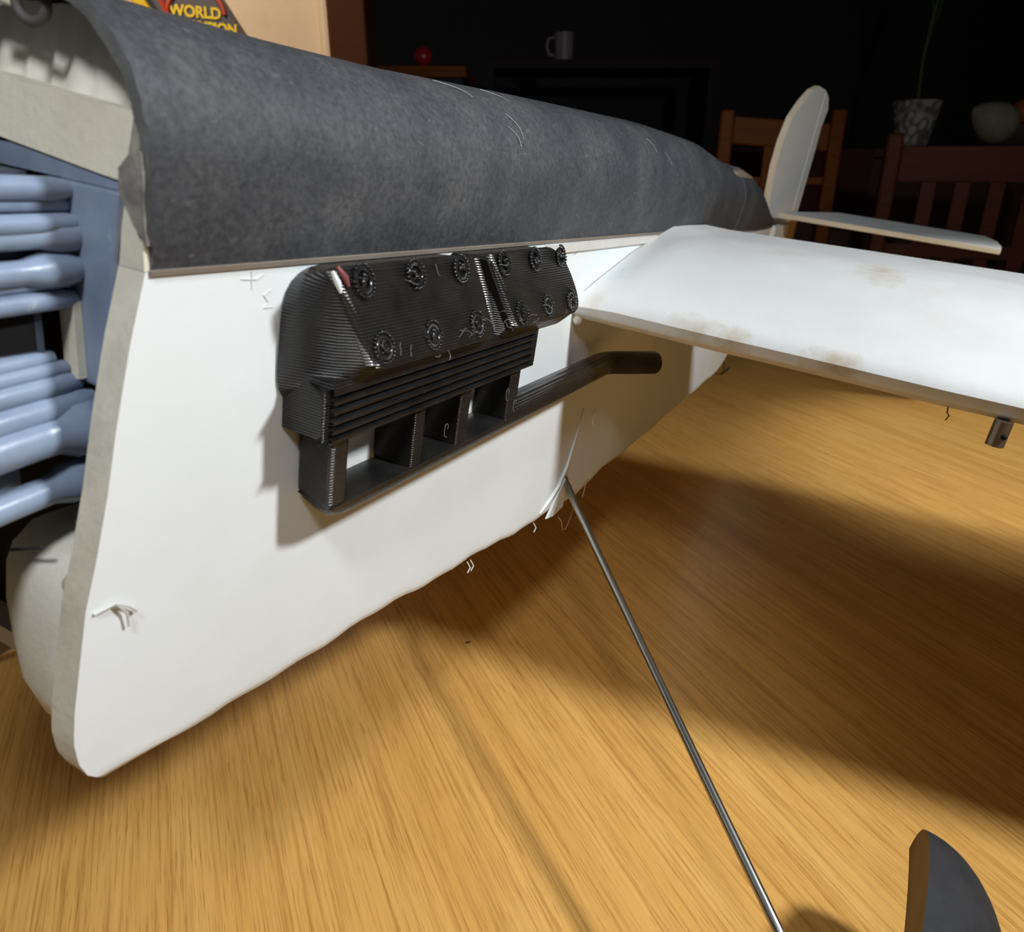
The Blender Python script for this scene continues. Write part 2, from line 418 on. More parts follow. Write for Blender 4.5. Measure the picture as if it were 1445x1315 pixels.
def on_shell(x, k, out=0.0):
    """point on the shell at station x, section position k in 0..1 (0 = port lower edge)"""
    q = k * (len(SECF) - 1); i = min(int(q), len(SECF) - 2); t = q - i
    y = lerp(SECF[i][0], SECF[i + 1][0], t); h = lerp(SECF[i][1], SECF[i + 1][1], t)
    ty, th = SECF[i + 1][0] - SECF[i][0], SECF[i + 1][1] - SECF[i][1]
    l = math.hypot(ty, th) or 1
    wy = (fy(x) - YC) / (-YC)
    return L(x, YC + (y - YC) * wy + th / l * out, h * shell_h(x) + ftop(x) - ty / l * out)
# paper joint bands on the tail part of the shell
def band(name, xa, xb, k0, k1, m, out=0.0006):
    n = 24; v = []; f = []
    for i in range(n + 1):
        k = lerp(k0, k1, i / n)
        v += [on_shell(xa, k, out), on_shell(xb, k, out), on_shell(xb, k, -0.0005), on_shell(xa, k, -0.0005)]
    return MB().loft([v[4 * i:4 * i + 4] for i in range(n + 1)]).build(name, m, plane)
o = band('joint_line', 1.035, 1.040, 0.0, 0.62, SEAM, .0003); o['label'] = 'thin dark joint near the tail'
o = band('joint_line', 0.775, 0.777, 0.0, 0.5, mat('joint_grey', (0.11, 0.11, 0.115), 0.6)); o['label'] = 'faint grey joint further forward'
# worn tan patch on the tail hump
def patch():
    pts = []; v = []; f = []
    c0 = on_shell(0.82, 0.34, 0.0010)
    v.append(c0)
    N = 20
    for i in range(N):
        a = 2 * PI * i / N
        v.append(on_shell(0.82 + 0.070 * math.cos(a), 0.34 + 0.050 * math.sin(a) + 0.02 * math.cos(a), 0.0008))
    for i in range(N): v.append(on_shell(0.82 + 0.070 * math.cos(2 * PI * i / N), 0.34 + 0.050 * math.sin(2 * PI * i / N) + 0.02 * math.cos(2 * PI * i / N), -0.001))
    for i in range(N):
        f.append((0, 1 + i, 1 + (i + 1) % N)); f.append((1 + i, 1 + N + i, 1 + N + (i + 1) % N, 1 + (i + 1) % N))
    mesh_obj('worn_patch', v, f, BEIGE_SPOT, plane, True)['label'] = 'tan worn spot on the grey shell'
patch()
# thin tan line of exposed paper under the shell
MB().loft([[L(x, fy(x) + y, ftop(x) + h) for y, h in ((.0002, -.0012), (.0008, -.0010), (.0010, .0004), (.0002, .0006))] for x in [i / 40 * 1.3 + .001 for i in range(41)]]).build('exposed_edge', paper_mat('edge_tan', (0.22, 0.185, 0.145), (0.18, 0.15, 0.12), None), plane)
sp = MB()
sp.loft([[L(x, y, h) for y, h in ((.0004, -.0075), (.0018, -.0065), (.0018, -.002), (.0004, -.002))] for x in [lerp(.245, .60, i / 10) for i in range(11)]])
sp.build('paper_strip', paper_mat('strip_paper', (0.62, 0.60, 0.55), (0.55, 0.53, 0.48), None), plane)['label'] = 'dull paper strip under the shell behind the exhaust cover'

# ---- nose interior
dk = MB(); rings = []
for k in range(17):
    y = lerp(-.0050, -.1350, k / 16); tl = max(0, -(y + .007)) * .10 if y > YC else max(0, (y + .133)) * .10
    w_ = .0004 * math.sin(k * 2.3)
    rings.append([L(-.0008, y, .0212 + tl), L(.0030 + w_, y, .0372 + tl * .8 + w_), L(.0110, y, .0372 + tl * .8), L(.0110, y, .0212 + tl)])
o = sharp(dk.loft(rings).build('nose_board', FOAM, plane), 40); o['label'] = 'yellowed foam cross board above the engine'
# wrinkled bulkhead behind the deck
v, f = [], []
NB, NH_ = 70, 8
for i in range(NB + 1):
    y = lerp(-0.0060, -0.1340, i / NB)
    for j in range(NH_ + 1):
        hm = 0.0605 * (1 - abs((y - YC) / 0.070) ** 6)
        h = lerp(0.0350, max(0.036, hm), j / NH_)
        x = 0.010 + 0.0010 * math.sin(y * 210 + 0.6 * math.sin(y * 900)) + 0.0006 * math.sin(y * 610 + 2) + 0.006 * j / NH_
        v.append(L(x, y, h))
M1 = len(v)
v += [p + Vector((0.004, 0, 0)) for p in v]
for i in range(NB):
    for j in range(NH_):
        a = i * (NH_ + 1) + j
        f.append((a, a + 1, a + NH_ + 2, a + NH_ + 1)); f.append((M1 + a, M1 + a + 1, M1 + a + NH_ + 2, M1 + a + NH_ + 1))
PAD = paper_mat('yellowed_padding', (0.80, 0.80, 0.72), (0.72, 0.72, 0.62), (0.62, 0.57, 0.42), 0.55, 120, 0.3)
sharp(mesh_obj('nose_bulkhead', v, f, PAD, plane), 70)['label'] = 'wrinkled yellowed bulkhead inside the nose'
# loose dark washer and grey bits at the top of the nose opening
rg = MB(); rr = [L(0.002 + 0.001 * math.cos(a), -0.0390 + 0.0045 * math.cos(a), 0.0585 + 0.0045 * math.sin(a)) for a in [2 * PI * i / 20 for i in range(21)]]
rg.tube(rr, 0.0014, 8, False)
sharp(rg.build('rubber_ring', mat('grey_rubber', (0.10, 0.095, 0.09), 0.6), plane), 60)['label'] = 'round dark rubber ring in the nose top'
sharp(MB().tube([L(0.002, -0.058, 0.0570), L(0.002, -0.050, 0.0585), L(0.003, -0.046, 0.0570)], [.0014, .0012, .0006], 8).build('glue_bead', GLUE, plane), 60)
# torn grey paper flap hanging under the shell rim
fl = [(-.0022, -.0010, .0280), (-.0018, .0030, .0290), (-.0022, .0036, .022), (-.0020, .0030, .013), (-.0010, .0022, .0070), (-.0030, .0002, .0120), (-.0040, -.0030, .0190), (-.0030, -.0040, .0245)]
v = [L(*p) for p in fl] + [L(p[0] + .0012, p[1] - .0003, p[2]) for p in fl]
n = len(fl); f = [tuple(range(n)), tuple(range(2 * n - 1, n - 1, -1))] + [(i, (i + 1) % n, n + (i + 1) % n, n + i) for i in range(n)]
mesh_obj('torn_flap', v, f, paper_mat('torn_grey', (0.30, 0.29, 0.26), (0.17, 0.165, 0.155), (0.45, 0.42, 0.34), 0.8, 220, 0.6), plane)['label'] = 'torn grey paper flap under the shell rim'

# foam edge of the side panel carried up under the shell
sharp(MB().loft([[L(x, y, h) for x, y in ((xf, ya), (xf, yb), (.02, yb), (.02, ya))] for h, xf, ya, yb in ((.0002, -.0001, -.0002, -.0096), (.010, .0, -.0002, -.0080), (.0210, .0005, -.0004, -.0056))]).build('upper_foam_edge', FOAM, plane), 40)
# ---- engine: blue grey plastic block with ribbed banks
eng = bevel(MB().loft([[L(x, y, h) for x, y in ((-.0015, yi), (-.0015, -.030), (.010, -.030), (.010, yi))] for h, yi in ((-.036, -.0108), (-.010, -.0105), (.0010, -.0100), (.0190, -.0060))]).build('engine', BLUE, plane), 0.0012)
MB().loft([[L(x, y, h) for x, h in ((-.0012, .019), (.0022, .019), (.0022, .0205 + tl), (-.0012, .0205 + tl))] for y, tl in ((-.0055, 0), (-.05, .0043), (-.10, .0033))]).build('engine_plate', BLUE, eng)
eng['label'] = 'blue grey plastic engine block with ribbed cylinder banks'
def rib(name, h0, xe, y0, rad, drop, lobe, m=BLUE, fl=1.0, n=14):
    """one rounded rib running forward from its rear end xe, bowed; an end lobe is thicker"""
    pts, rs = [], []
    for i in range(n + 1):
        t = i / n; x = xe + 0.004 - t * 0.075
        pts.append(L(x, y0 + 0.002 * math.sin(t * PI) , h0 - drop * t * t))
        r = rad
        if lobe and t < 0.18: r = rad * 1.45
        if t < 0.03: r *= 0.75
        rs.append(r)
    b = MB().tube(pts, rs, 14)
    o = b.build(name, m, eng); sharp(o, 50); return o
# upper bank
for (h0, xe, y0, rad, drop, lobe) in [(.0165, -.0050, -.026, .0030, .000, 0), (.0125, -.0030, -.0275, .0022, .000, 0), (.0082, -.0025, -.0250, .0026, .003, 0), (.0050, .0000, -.0262, .0030, .0035, 1),
                                      (-.0035, -.0040, -.0255, .0032, .0035, 1), (-.0068, -.0050, -.0270, .0022, .003, 0), (-.0115, -.0060, -.0260, .0027, .002, 0)]:
    rib('cylinder_rib', h0, xe, y0, rad, drop, lobe)
# lower bank
for k, (h0, xe, y0, rad, drop, lobe) in enumerate([(-.0285, -.0115, -.030, .0028, .0035, 0), (-.0315, -.0085, -.0290, .0028, .0045, 0), (-.0355, -.0060, -.0280, .0034, .0055, 0),
                                    (-.0415, -.0030, -.0270, .0044, .0065, 0), (-.0480, -.0010, -.0255, .0058, .0060, 1),
                                    (-.0640, -.0035, -.0250, .0042, .0070, 1)]):
    rib('cylinder_rib', h0, xe, y0, rad, drop, lobe)
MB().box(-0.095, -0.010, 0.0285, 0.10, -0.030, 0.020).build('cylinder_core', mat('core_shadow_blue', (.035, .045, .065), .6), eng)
MB().box(-0.095, -0.018, 0.033, 0.10, -0.070, -0.030).build('cylinder_core', BLUE, eng)
MB().box(0.010, 0.060, 0.012, 0.128, -0.150, 0.012).build('nose_cavity_shade', VOID, plane)  # black filler box, paints the shade inside the nose opening
MB().box(-0.0905, -0.012, 0.0285, 0.10, -0.0255, -0.0145).build('engine_gap_shade', VOID, eng)  # black strip painting the shade between the two rib banks
MB().box(-0.004, -0.0016, 0.0240, 0.0300, -0.034, -0.012).build('engine_mount', FOAM, eng)
# lower white nose block
def nose_block():
    rings = []
    hs = [(-.0820, .35), (-.0835, .62), (-.087, .84), (-.093, .97), (-.105, 1.0), (-.120, 1.0), (-.135, .97), (-.146, .86), (-.1515, .55)]
    cs = (-.0275)
    for h, s in hs:
        lo = interp(-h, [.08, .13, .152], [-.047, -.048, -.040]); hi = interp(-h, [.08, .10, .152], [-.013, -.0118, -.0118])
        ring = []
        for k in range(28):
            a = 2 * PI * k / 28
            cy_, rx, ry = (lo + hi) / 2, 0.022, (hi - lo) / 2
            px = math.copysign(abs(math.cos(a)) ** 0.55, math.cos(a)) * rx * s
            py = math.copysign(abs(math.sin(a)) ** 0.55, math.sin(a)) * ry * (0.6 + 0.4 * s)
            ring.append(L(-0.001 + px, cy_ + py + .0006 * math.sin(h * 700 + k), h))
        rings.append(ring)
    o = MB().loft(rings).build('nose_block', PAD, plane); sharp(o, 60)
    o['label'] = 'rounded worn white foam block at the bottom of the nose'
nose_block()
# frayed fibres by the block
fb_ = MB()
for pts in ([(-.022, .0005, -.0925), (-.016, .0014, -.0915), (-.012, .0016, -.0945), (-.0095, .0014, -.0975)],
            [(-.016, .0014, -.0915), (-.013, .0020, -.0960), (-.0125, .0016, -.1010)]):
    fb_.tube([L(*p) for p in pts], 0.00045, 6)
sharp(fb_.build('frayed_fibre', PALEF, plane), 60)
sharp(MB().tube([L(-.0255, -.0300, -.0820), L(-.024, -.022, -.0790), L(-.023, -.018, -.0775)], .0005, 6).build('dark_fibre', SEAM, plane), 60)
sharp(MB().ball((0, 0, 0), 0.0045, 10, 8).build('glue_blob', GLUE, plane), 60).location = L(-.0185, -.010, -.0885)

# ------------------------------------------------------------------ exhaust cover (3D printed, black)
ex = MB()
def rquad(c, r, n=6):
    """rounded quad, c = corners in order, r = corner radii"""
    out = []
    for i in range(4):
        p0, p1, p2 = Vector(c[i - 1]), Vector(c[i]), Vector(c[(i + 1) % 4])
        a = (p0 - p1).normalized() * r[i]; b = (p2 - p1).normalized() * r[i]
        for k in range(n + 1):
            t = k / n
            out.append((p1 + a * (1 - t) ** 2 + b * t ** 2))
    return out
def yface(h): return lerp(0.018, 0.029, min(max((0.0015 - h) / 0.033, 0), 1))
def block(bc, br, oc, orr, name):
    b = [Vector(c) for c in rquad(bc, br)]; o_ = [Vector(c) for c in rquad(oc, orr)]
    cen = sum(o_, Vector((0, 0))) / len(o_)
    rings = [[L(p.x, 0.0006, p.y) for p in b]]
    rings.append([L(lerp(p.x, q.x, .25), .35 * yface(q.y), lerp(p.y, q.y, .22)) for p, q in zip(b, o_)])
    rings.append([L(lerp(p.x, q.x, .62), .72 * yface(q.y), lerp(p.y, q.y, .58)) for p, q in zip(b, o_)])
    rings.append([L(q.x, yface(q.y) - 0.0022, q.y) for q in o_])
    rings.append([L(q.x + (cen.x - q.x) * .010, yface(q.y) - 0.0007, q.y + (cen.y - q.y) * .045) for q in o_])
    rings.append([L(q.x + (cen.x - q.x) * .03, yface(q.y), q.y + (cen.y - q.y) * .11) for q in o_])
    return sharp(MB().loft(rings).build(name, BLACK, exo, ), 28)
exo = bevel(MB().box(0.075, 0.225, -0.0012, -0.0002, -0.050, -0.006).build('exhaust_cover', BLACK, plane), 0.0002)
exo['label'] = 'black 3D printed exhaust cover with rivets and tail pipe'
block([(.0460, -.0465), (.0490, -.0015), (.1390, -.0015), (.1460, -.046)], [.012, .017, .001, .001],
      [(.0620, -.0315), (.0500, .0012), (.1385, .0015), (.1450, -.0315)], [.005, .004, .003, .003], 'front_shroud')
block([(.1610, -.046), (.1490, -.0015), (.236, -.0015), (.240, -.046)], [.001, .001, .014, .014],
      [(.1640, -.0312), (.1500, .0010), (.2300, .0015), (.2420, -.0315)], [.004, .006, .020, .013], 'rear_shroud')
MB().box(.132, .175, -.0085, -.0005, -.045, -.0025).build('shroud_bridge', BLACKG, exo)
MB().loft([[L(x - .0009, .002, h), L(x - .0006, yface(h) - .0016, h), L(x + .001, yface(h) - .0016, h), L(x + .001, .002, h)] for x, h in ((.1500, -.0015), (.1635, -.0315))]).build('slot_shade', VOID, exo)  # thin added black plate that paints the slot's inner face as shaded
# rivets
def rivet_mesh():
    b = MB()
    N = 22
    for k in range(N):
        if k in (9, 10): continue
        a = 2 * PI * k / N
        b.ball((0.0051 * math.cos(a), -0.0007, 0.0053 * math.sin(a)), 0.00066, 6, 4)
    rp = [Vector((0.0037 * math.cos(a), -0.0001, 0.0038 * math.sin(a))) for a in [2 * PI * i / 16 for i in range(17)]]
    b.tube(rp, 0.0009, 6, False)
    for k in range(7):
        a = random.random() * 6.28; r = random.random() * 0.0026
        b.ball((r * math.cos(a), -0.0006, r * math.sin(a)), 0.0005 + random.random() * 0.0006, 6, 4)
    b.tube([(-.002, -.0009, -.002), (0, -.0016, 0.0002), (.0018, -.0009, .0016)], 0.0003, 5)
    return b
RV = sharp(rivet_mesh().build('rivet', BLACKG, exo), 60)
rpos = [(x, -.0030) for x in (.0640, .0935, .1245, .1610, .1915, .2215)] + [(x, -.0240) for x in (.0680, .0980, .1305, .1710, .1990, .2275)]
for i, (x, h) in enumerate(rpos):
    o = RV if i == 0 else RV.copy()
    if i: COL.objects.link(o); o.parent = exo
    o.location = L(x, yface(h) + 0.0001, h)
    o.rotation_mode = 'YXZ'; o.rotation_euler = (-0.32, random.choice([0, 0.7, 1.9, 3.4, 5.0]), 0)
# layered edge beads, highlights painted in as grey
def beads(name, p, q, n, r):
    b = MB()
    for i in range(n):
        t = i / (n - 1); h = lerp(p[1], q[1], t); x = lerp(p[0], q[0], t) + 0.0012 * math.sin(PI * t)
        c = L(x, yface(h) - .0012, h)
        b.tube([c + Vector((-.0013, .0008, 0)), c + Vector((0, -.0004, 0)), c + Vector((.0014, -.0009, 0))], [r * .6, r, r * .6], 6)
    o = b.build(name, BEAD, exo); sharp(o, 60); o['kind'] = 'stuff'; return o
beads('layered_edge', (.0515, .0000), (.0610, -.0285), 30, .00045)['label'] = 'shiny stepped print edge at the front'
beads('layered_edge', (.1520, -.0005), (.1635, -.0285), 28, .00045)['label'] = 'shiny stepped print edge beside the slot'
beads('layered_edge', (.1395, -.0005), (.1440, -.0285), 30, .0003)
sharp(MB().tube([L(.0500, .0188, .0008), L(.0512, .0200, -.0025), L(.0520, .0208, -.0055)], [.0006, .0011, .0005], 8).build('paint_fleck', mat('white_fleck', (.75, .78, .78), .4), exo), 60)['label'] = 'white fleck on the front corner'
sharp(MB().tube([L(.0530, .0180, .0018), L(.0550, .0196, -.0012), L(.0562, .0202, -.0040)], [.0007, .0012, .0006], 8).build('paint_fleck', mat('red_fleck', (.20, .06, .06), .4), exo), 60)['label'] = 'dull red fleck on the front corner'
# ridged strip below the shrouds
prof = [(.0004, -.034), (.0215, -.034)]
for k in range(5):
    h = -.0370 - k * .0034
    prof += [(.0222, h), (.0222, h - .0013), (.0196, h - .0018), (.0196, h - .0030)]
prof += [(.0222, -.0540), (.0222, -.0552), (.0004, -.0552)]
rings = [[L(x, y, h) for y, h in prof] for x in (.0500, .2030)]
MB().loft(rings).build('ridged_strip', BLACK, exo)['label'] = 'strip with long parallel grooves'
def slant(name, xi, xo, xr, y1, h0, h1, bv):
    v = [L(x, y, h) for h in (h0, h1) for x, y in ((xi, .0004), (xo, y1), (xr, y1), (xr, .0004))]
    return bevel(MB().loft([v[:4], v[4:]]).build(name, BLACK, exo), bv)
slant('strip_end', .0680, .0465, .0545, .0205, -.0548, -.036, .0010)
bevel(MB().box(.2000, .2060, -.0215, -.0004, -.0552, -.034).build('strip_end', BLACK, exo), .0012)
# tail pipe rail with rounded front end
def rail():
    cy_, ch, r = .0115, -.0822, .0080
    circ = [(cy_ + r * math.cos(a), ch + r * math.sin(a)) for a in [2 * PI * k / 28 for k in range(28)]]
    flat = [(min(max(y + (0.0 if h < ch else (y - cy_) * .25), .0006), .0195), min(h, -.0815)) for y, h in circ]
    rings = []
    for x, s in ((.0545, .25), (.0560, .50), (.0590, .75), (.0630, .90), (.0690, .98), (.076, 1.0), (.10, 1), (.15, 1), (.186, 1)):
        rings.append([L(x + (0.003 if s < .9 else 0) * (1 - (y / .02)), y, -.0815 + (h + .0815) * s) for y, h in flat])
    for x in (.1965, .25, .30, .340): rings.append([L(x, y, h) for y, h in circ])
    for dx, dy in ((.008, .0010), (.015, .0045), (.028, .0135), (.044, .0245), (.046, .0255)):
        k = .9 if dx > .045 else 1
        rings.append([L(.340 + dx - (y - cy_) * min(dy * 60, .75), cy_ + (y - cy_) * k * .9 + dy, ch + (h - ch) * k) for y, h in circ])
    o = sharp(MB().loft(rings).build('tail_pipe', BLACK, exo), 50)
    o['label'] = 'long straight pipe with outward turned end'
rail()
slant('front_plate', .0580, .0530, .0630, .0195, -.0825, -.0535, .0018)
for a, b in ((.1035, .1110), (.1385, .1475), (.1860, .1965)):
    bevel(MB().box(a, b, -.0192, -.0004, -.0822, -.0545).build('post', BLACK, exo), .0006)
# printing whiskers
wh = MB()
for k in range(26):
    x = random.uniform(.065, .24); h = random.choice([-.003, -.024, -.024, -.030]) + random.uniform(-.003, .003)
    p = Vector((x, -(yface(h) + .0008), h)); pts = [p]
    d = Vector((random.uniform(-1, 1), -0.3, random.uniform(-1, 0.6))).normalized()
    for q in range(4):
        d = (d + Vector((random.uniform(-.8, .8), random.uniform(-.2, .1), random.uniform(-.8, .8)))).normalized()
        p = p + d * random.uniform(.0008, .0018); pts.append(p)
    wh.tube(pts, 0.00009, 4)
for (x, h) in ((.180, -.066), (.190, -.074), (.125, -.070)):
    p = L(x, .021, h); pts = [p + Vector((.002 * math.cos(a), -.0012 * a / 6, .003 * math.sin(a))) for a in [i * .6 for i in range(9)]]
    wh.tube(pts, 0.0001, 4)
o = wh.build('print_whiskers', mat('whisker', (.25, .24, .23), .4), exo); o['kind'] = 'stuff'

# ------------------------------------------------------------------ wings
def wing_section(yo, sgn=1):
    t = min(max(yo / 0.03, 0), 1)                     # 0 at the root line, 1 on the wing proper
    r = 0.006 * t
    dih = 0.027 * yo
    te = 0.60
    t = min(max(yo / 0.026, 0), 1)
    xs_ = (.3000, .2992, .3012, .3062, .3145, .330, .355, .390, .430, .465, .490, .500, .520, .560, te)
    h0_ = (-.0430, -.0400, -.0370, -.0342, -.0317, -.0278, -.0217, -.0132, -.0055, .0002, .0043, .0044, .0044, .0042, .0040)
    h1_ = (-.0418, -.0385, -.0345, -.0310, -.0274, -.0222, -.0152, -.0070, -.0010, .0004, .0006, .0006, .0002, .0010, .0026)
    top = [(x, lerp(a, b, t)) for x, a, b in zip(xs_, h0_, h1_)]
    bot = [(te, -.0020), (.50, -.018), (.42, -.034), (.36, -.0465), (.320, -.0478), (.3055, -.0478), (.3012, -.0445)]
    s = []
    for x, h in top + bot:
        hh = h + dih * min(max((x - .30) / .2, 0), 1)
        s.append((x, hh))
    return s
def wing(name, side):
    ys = [0, .0065, .013, .0195, .026, .035, .045] + [.045 + .71 * i / 30 for i in range(1, 31)]
    rings = []
    for yo in ys:
        wob = 0.0006 * math.sin(yo * 55) + 0.0003 * math.sin(yo * 171)
        sec = wing_section(yo)
        y = yo if side > 0 else 2 * YC - yo
        x2 = [(x + (wob if x < .33 else 0), h) for x, h in sec]
        rings.append([L(x, y, h) for x, h in x2])
    o = MB().loft(rings).build(name, WING_W, plane)
    o.data.materials.append(paper_mat('under_edge', (0.62, 0.57, 0.47), (0.55, 0.50, 0.41), None, 0.7, 50, 0.2))
    n = len(rings[0]); nt = 15
    for p in o.data.polygons:
        k = p.index
        if k < (len(rings) - 1) * n:
            j = k % n
            if j in (nt + 2, nt + 3, nt + 4, nt + 5): p.material_index = 1
    sharp(o, 38)
    return o
wing('port_wing', 1)['label'] = 'white port wing with scuffed leading edge'
wing('starboard_wing', -1)
MB().tube([L(x, .0009, h) for x, h in ((.3130, -.0318), (.3300, -.0274), (.355, -.0213), (.390, -.0128), (.430, -.0051), (.465, .0006), (.490, .0044))], .00028, 5).build('root_seam', mat('seam_grey', (.30, .29, .27), .7), plane)
# scuffs along the leading edge, curled foam shavings
for pts in ([(.3040, .1000, -.0335), (.3025, .1015, -.0370), (.3015, .1030, -.0405)],):
    sharp(MB().tube([L(*p) for p in pts], [.0006, .0009, .0005], 6).build('glue_run', GLUE, plane), 60)
def smudge(name, x, y, rx, ry, m, n=22):
    v = []; f = []
    def surf(x, y):
        s = wing_section(y)[:15]
        return interp(x, [a for a, b in s[3:]], [b for a, b in s[3:]])
    v.append(L(x, y, surf(x, y) + .0004))
    for i in range(n):
        a = 2 * PI * i / n; q = 0.75 + 0.25 * math.sin(3 * a + x * 90) + .12 * math.sin(7 * a)
        xx, yy = x + rx * q * math.cos(a), y + ry * q * math.sin(a)
        v.append(L(xx, yy, surf(xx, yy) + .00025))
    for i in range(n): f.append((0, 1 + i, 1 + (i + 1) % n))
    return mesh_obj(name, v, f, m, plane, True)
# glue blob at the wing root
sharp(MB().ball(L(.3060, .0030, -.0400), .0050, 10, 8).build('glue_blob', GLUE, plane), 60)
sharp(MB().ball(L(.3050, .0030, -.0490), .0032, 10, 8).build('glue_blob', GLUE, plane), 60)
# control horn / clevis tube below the wing
hn = MB().loft([[L(.3010 + .0044 * math.cos(a), .2385 + .0044 * math.sin(a), h) for a in [2 * PI * k / 20 for k in range(20)]] for h in (-.0600, -.0592, -.0500, -.0494, -.0488, -.0468)])
hn = sharp(hn.build('strut_socket', BRASS, plane), 40); hn['label'] = 'short metal tube socket below the wing'
bl = MB().ball((0, 0, 0), 0.0016, 10, 8).build('socket_hole', VOID, hn); bl.location = L(.2972, .2405, -.0540)
sharp(bl, 60)
sharp(MB().tube([L(.303, .2130, -.0468), L(.3025, .2135, -.0500), L(.3035, .2150, -.0515), L(.3025, .2140, -.0540)], .0004, 5).build('dried_crumb', mat('crumb', (.2, .12, .05), .8), plane), 60)

# ------------------------------------------------------------------ tail surfaces
def plate(name, outline, thick, m, em, par=plane, y_axis=True):
    """outline as body points; thick = body offset vector"""
    n = len(outline); a = [L(*p) for p in outline]; b = [L(p[0] + thick[0], p[1] + thick[1], p[2] + thick[2]) for p in outline]
    f = [tuple(range(n)), tuple(range(2 * n - 1, n - 1, -1))] + [(i, (i + 1) % n, n + (i + 1) % n, n + i) for i in range(n)]
    fm = [0, 0] + [1] * n
    o = mesh_obj(name, a + b, f, m, par, mats=[em], fm=fm)
    return bevel(o, .0015)
FINO = [(1.3128, -0.0547, -0.0243), (1.3025, -0.0574, 0.0055), (1.2916, -0.0602, 0.0403), (1.2857, -0.0617, 0.0799), (1.288, -0.0611, 0.1193), (1.301, -0.0577, 0.1591), (1.3261, -0.0512, 0.1864), (1.3532, -0.0442, 0.2077), (1.378, -0.0377, 0.217), (1.4056, -0.0306, 0.2156), (1.426, -0.0252, 0.2073), (1.4384, -0.022, 0.1883), (1.4303, -0.0241, 0.1604), (1.4313, -0.0239, 0.1165), (1.4304, -0.0241, 0.0737), (1.4295, -0.0243, 0.0299), (1.4283, -0.0246, 0.0133), (1.4008, -0.0318, -0.0221)]
fin = plate('fin', FINO, (-.007, -.010, 0), TAILW, TAILE); fin['label'] = 'upright rounded white tail fin'
MB().tube([L(1.4067, -0.0303, 0.2102), L(1.4027, -0.0313, 0.0122)], .0011, 6).build('hinge_line', WHITE, fin)
STO = [(1.300, -.0407, .0056), (1.300, -.0234, -.0008), (1.300, .1922, .0002), (1.300, .3062, -.0024), (1.302, .3054, -.0010), (1.330, .3077, .0020), (1.380, .3036, .0076), (1.420, .2862, .0125), (1.420, .1618, .0141), (1.420, .0471, .0163), (1.340, -.0202, .0015)]
STO = [(x, y, .0002 + (x - 1.30) * .115) for x, y, h in STO]
st = plate('stabiliser', STO, (0, 0, .0085), TAILW, TAILE); st['label'] = 'white horizontal port stabiliser with blunt yellowish edge'
plate('stabiliser', [(x, -.124 - y if y > -.05 else -.062, h) for x, y, h in reversed(STO)], (0, 0, .0085), TAILW, TAILE)['label'] = 'starboard stabiliser'
bevel(MB().box(1.40, 1.425, .020, .050, -.075, -.003).build('tail_post', CARD, plane), .001)
MB().box(1.25, 1.40, .030, .062, -.075, -.012).build('tail_block', TAILW, plane)
# tail skid carries the rear of the model
tz = (TZ + 0.0005 - body(1.36, -.07, 0).z) / UP.z
sharp(MB().tube([L(1.22, YC, -.12), L(1.30, YC, tz * .8), L(1.36, YC, tz + .009), L(1.40, YC, tz + .0090)], .0025, 8).build('tail_skid', STEEL, plane), 60)

# ------------------------------------------------------------------ undercarriage
def ground_h(x, y): return (TZ - body(x, y, 0).z) / UP.z
def gear(side):
    m = (lambda y: y) if side > 0 else (lambda y: 2 * YC - y)
    dh = ground_h(.108, m(.29)) - ground_h(.108, .29)
    pts = [(.352, -.006, -.170), (.3427, .002, -.175), (.300, .0450, -.1923), (.250, .0966, -.2129), (.190, .1588, -.2377), (.150, .2005, -.2540), (.128, .2235, -.2632), (.112, .2450, -.2800), (.108, .2850, -.2860)]
    o = sharp(MB().tube([L(x, m(y), h + dh * min(max(y, 0) / .24, 1)) for x, y, h in pts], [.0018, .0026] + [.0026] * 7, 12).build('landing_gear_wire', STEEL, plane), 60)
    o['label'] = 'port bare steel undercarriage wire' if side > 0 else 'starboard undercarriage wire'
    # teardrop wheel fairing: flat inner face, rounded outer face
    rings = []
    N = 20
    for i in range(33):
        t = 1 - (1 - i / 32) ** 1.8; x = lerp(-.030, .2340, t)
        up = math.sin(PI * min(t, .55) / 1.1) if t < .55 else math.sqrt(max(0, 1 - ((t - .55) / .45) ** 3.4))
        if t < .55: up = math.sqrt(max(0, 1 - ((.55 - t) / .55) ** 2.2))
        hh = .050 * up + .0004; ww = .043 * (up ** .8) + .0004
        yb = .2640 - (.2340 - x) * .05
        ring = []
        hc = dh - .2950 + interp(x, [-.03, .10, .234], [-.02, 0, .033])
        for k in range(N):
            a = PI * k / (N - 1)
            ring.append(L(x, m(yb + ww * math.sin(a) + .32 * hh * (1 - math.cos(a)) / 2), hc + hh * math.cos(a)))
        rings.append(ring)
    # keep clear of the table
    b = MB().loft(rings); lim = None
    vv = []
    for p in b.v:
        gh = ground_h(p[0], -p[1]) + .004
        vv.append((p[0], p[1], max(p[2], gh)))
    b.v = vv
    o = b.build('wheel_fairing', DARKER, plane); sharp(o, 60)
    n = N
    o.data.materials.append(paper_mat('olive_card', (0.26, 0.18, 0.08), (0.20, 0.14, 0.06), None, 0.75, 120, 0.2))
    for p in o.data.polygons:
        if p.index < 32 * N and p.index % N == N - 1: p.material_index = 1
    o['label'] = 'dark teardrop wheel fairing with tan inner face'
    gy = .290
    r = -.286 - ground_h(.108, gy) - .0035 
    gw = MB().loft([[L(.108 + r * s * math.sin(a), m(gy + dy), dh - .286 + r * s * math.cos(a)) for a in [2 * PI * k / 28 for k in range(28)]] for dy, s in ((-.010, .8), (-.009, .95), (-.004, .999), (.004, .999), (.009, .95), (.010, .8))])
    wv = sharp(gw.build('wheel', mat('rubber', (.02, .02, .02), .8), o), 40)
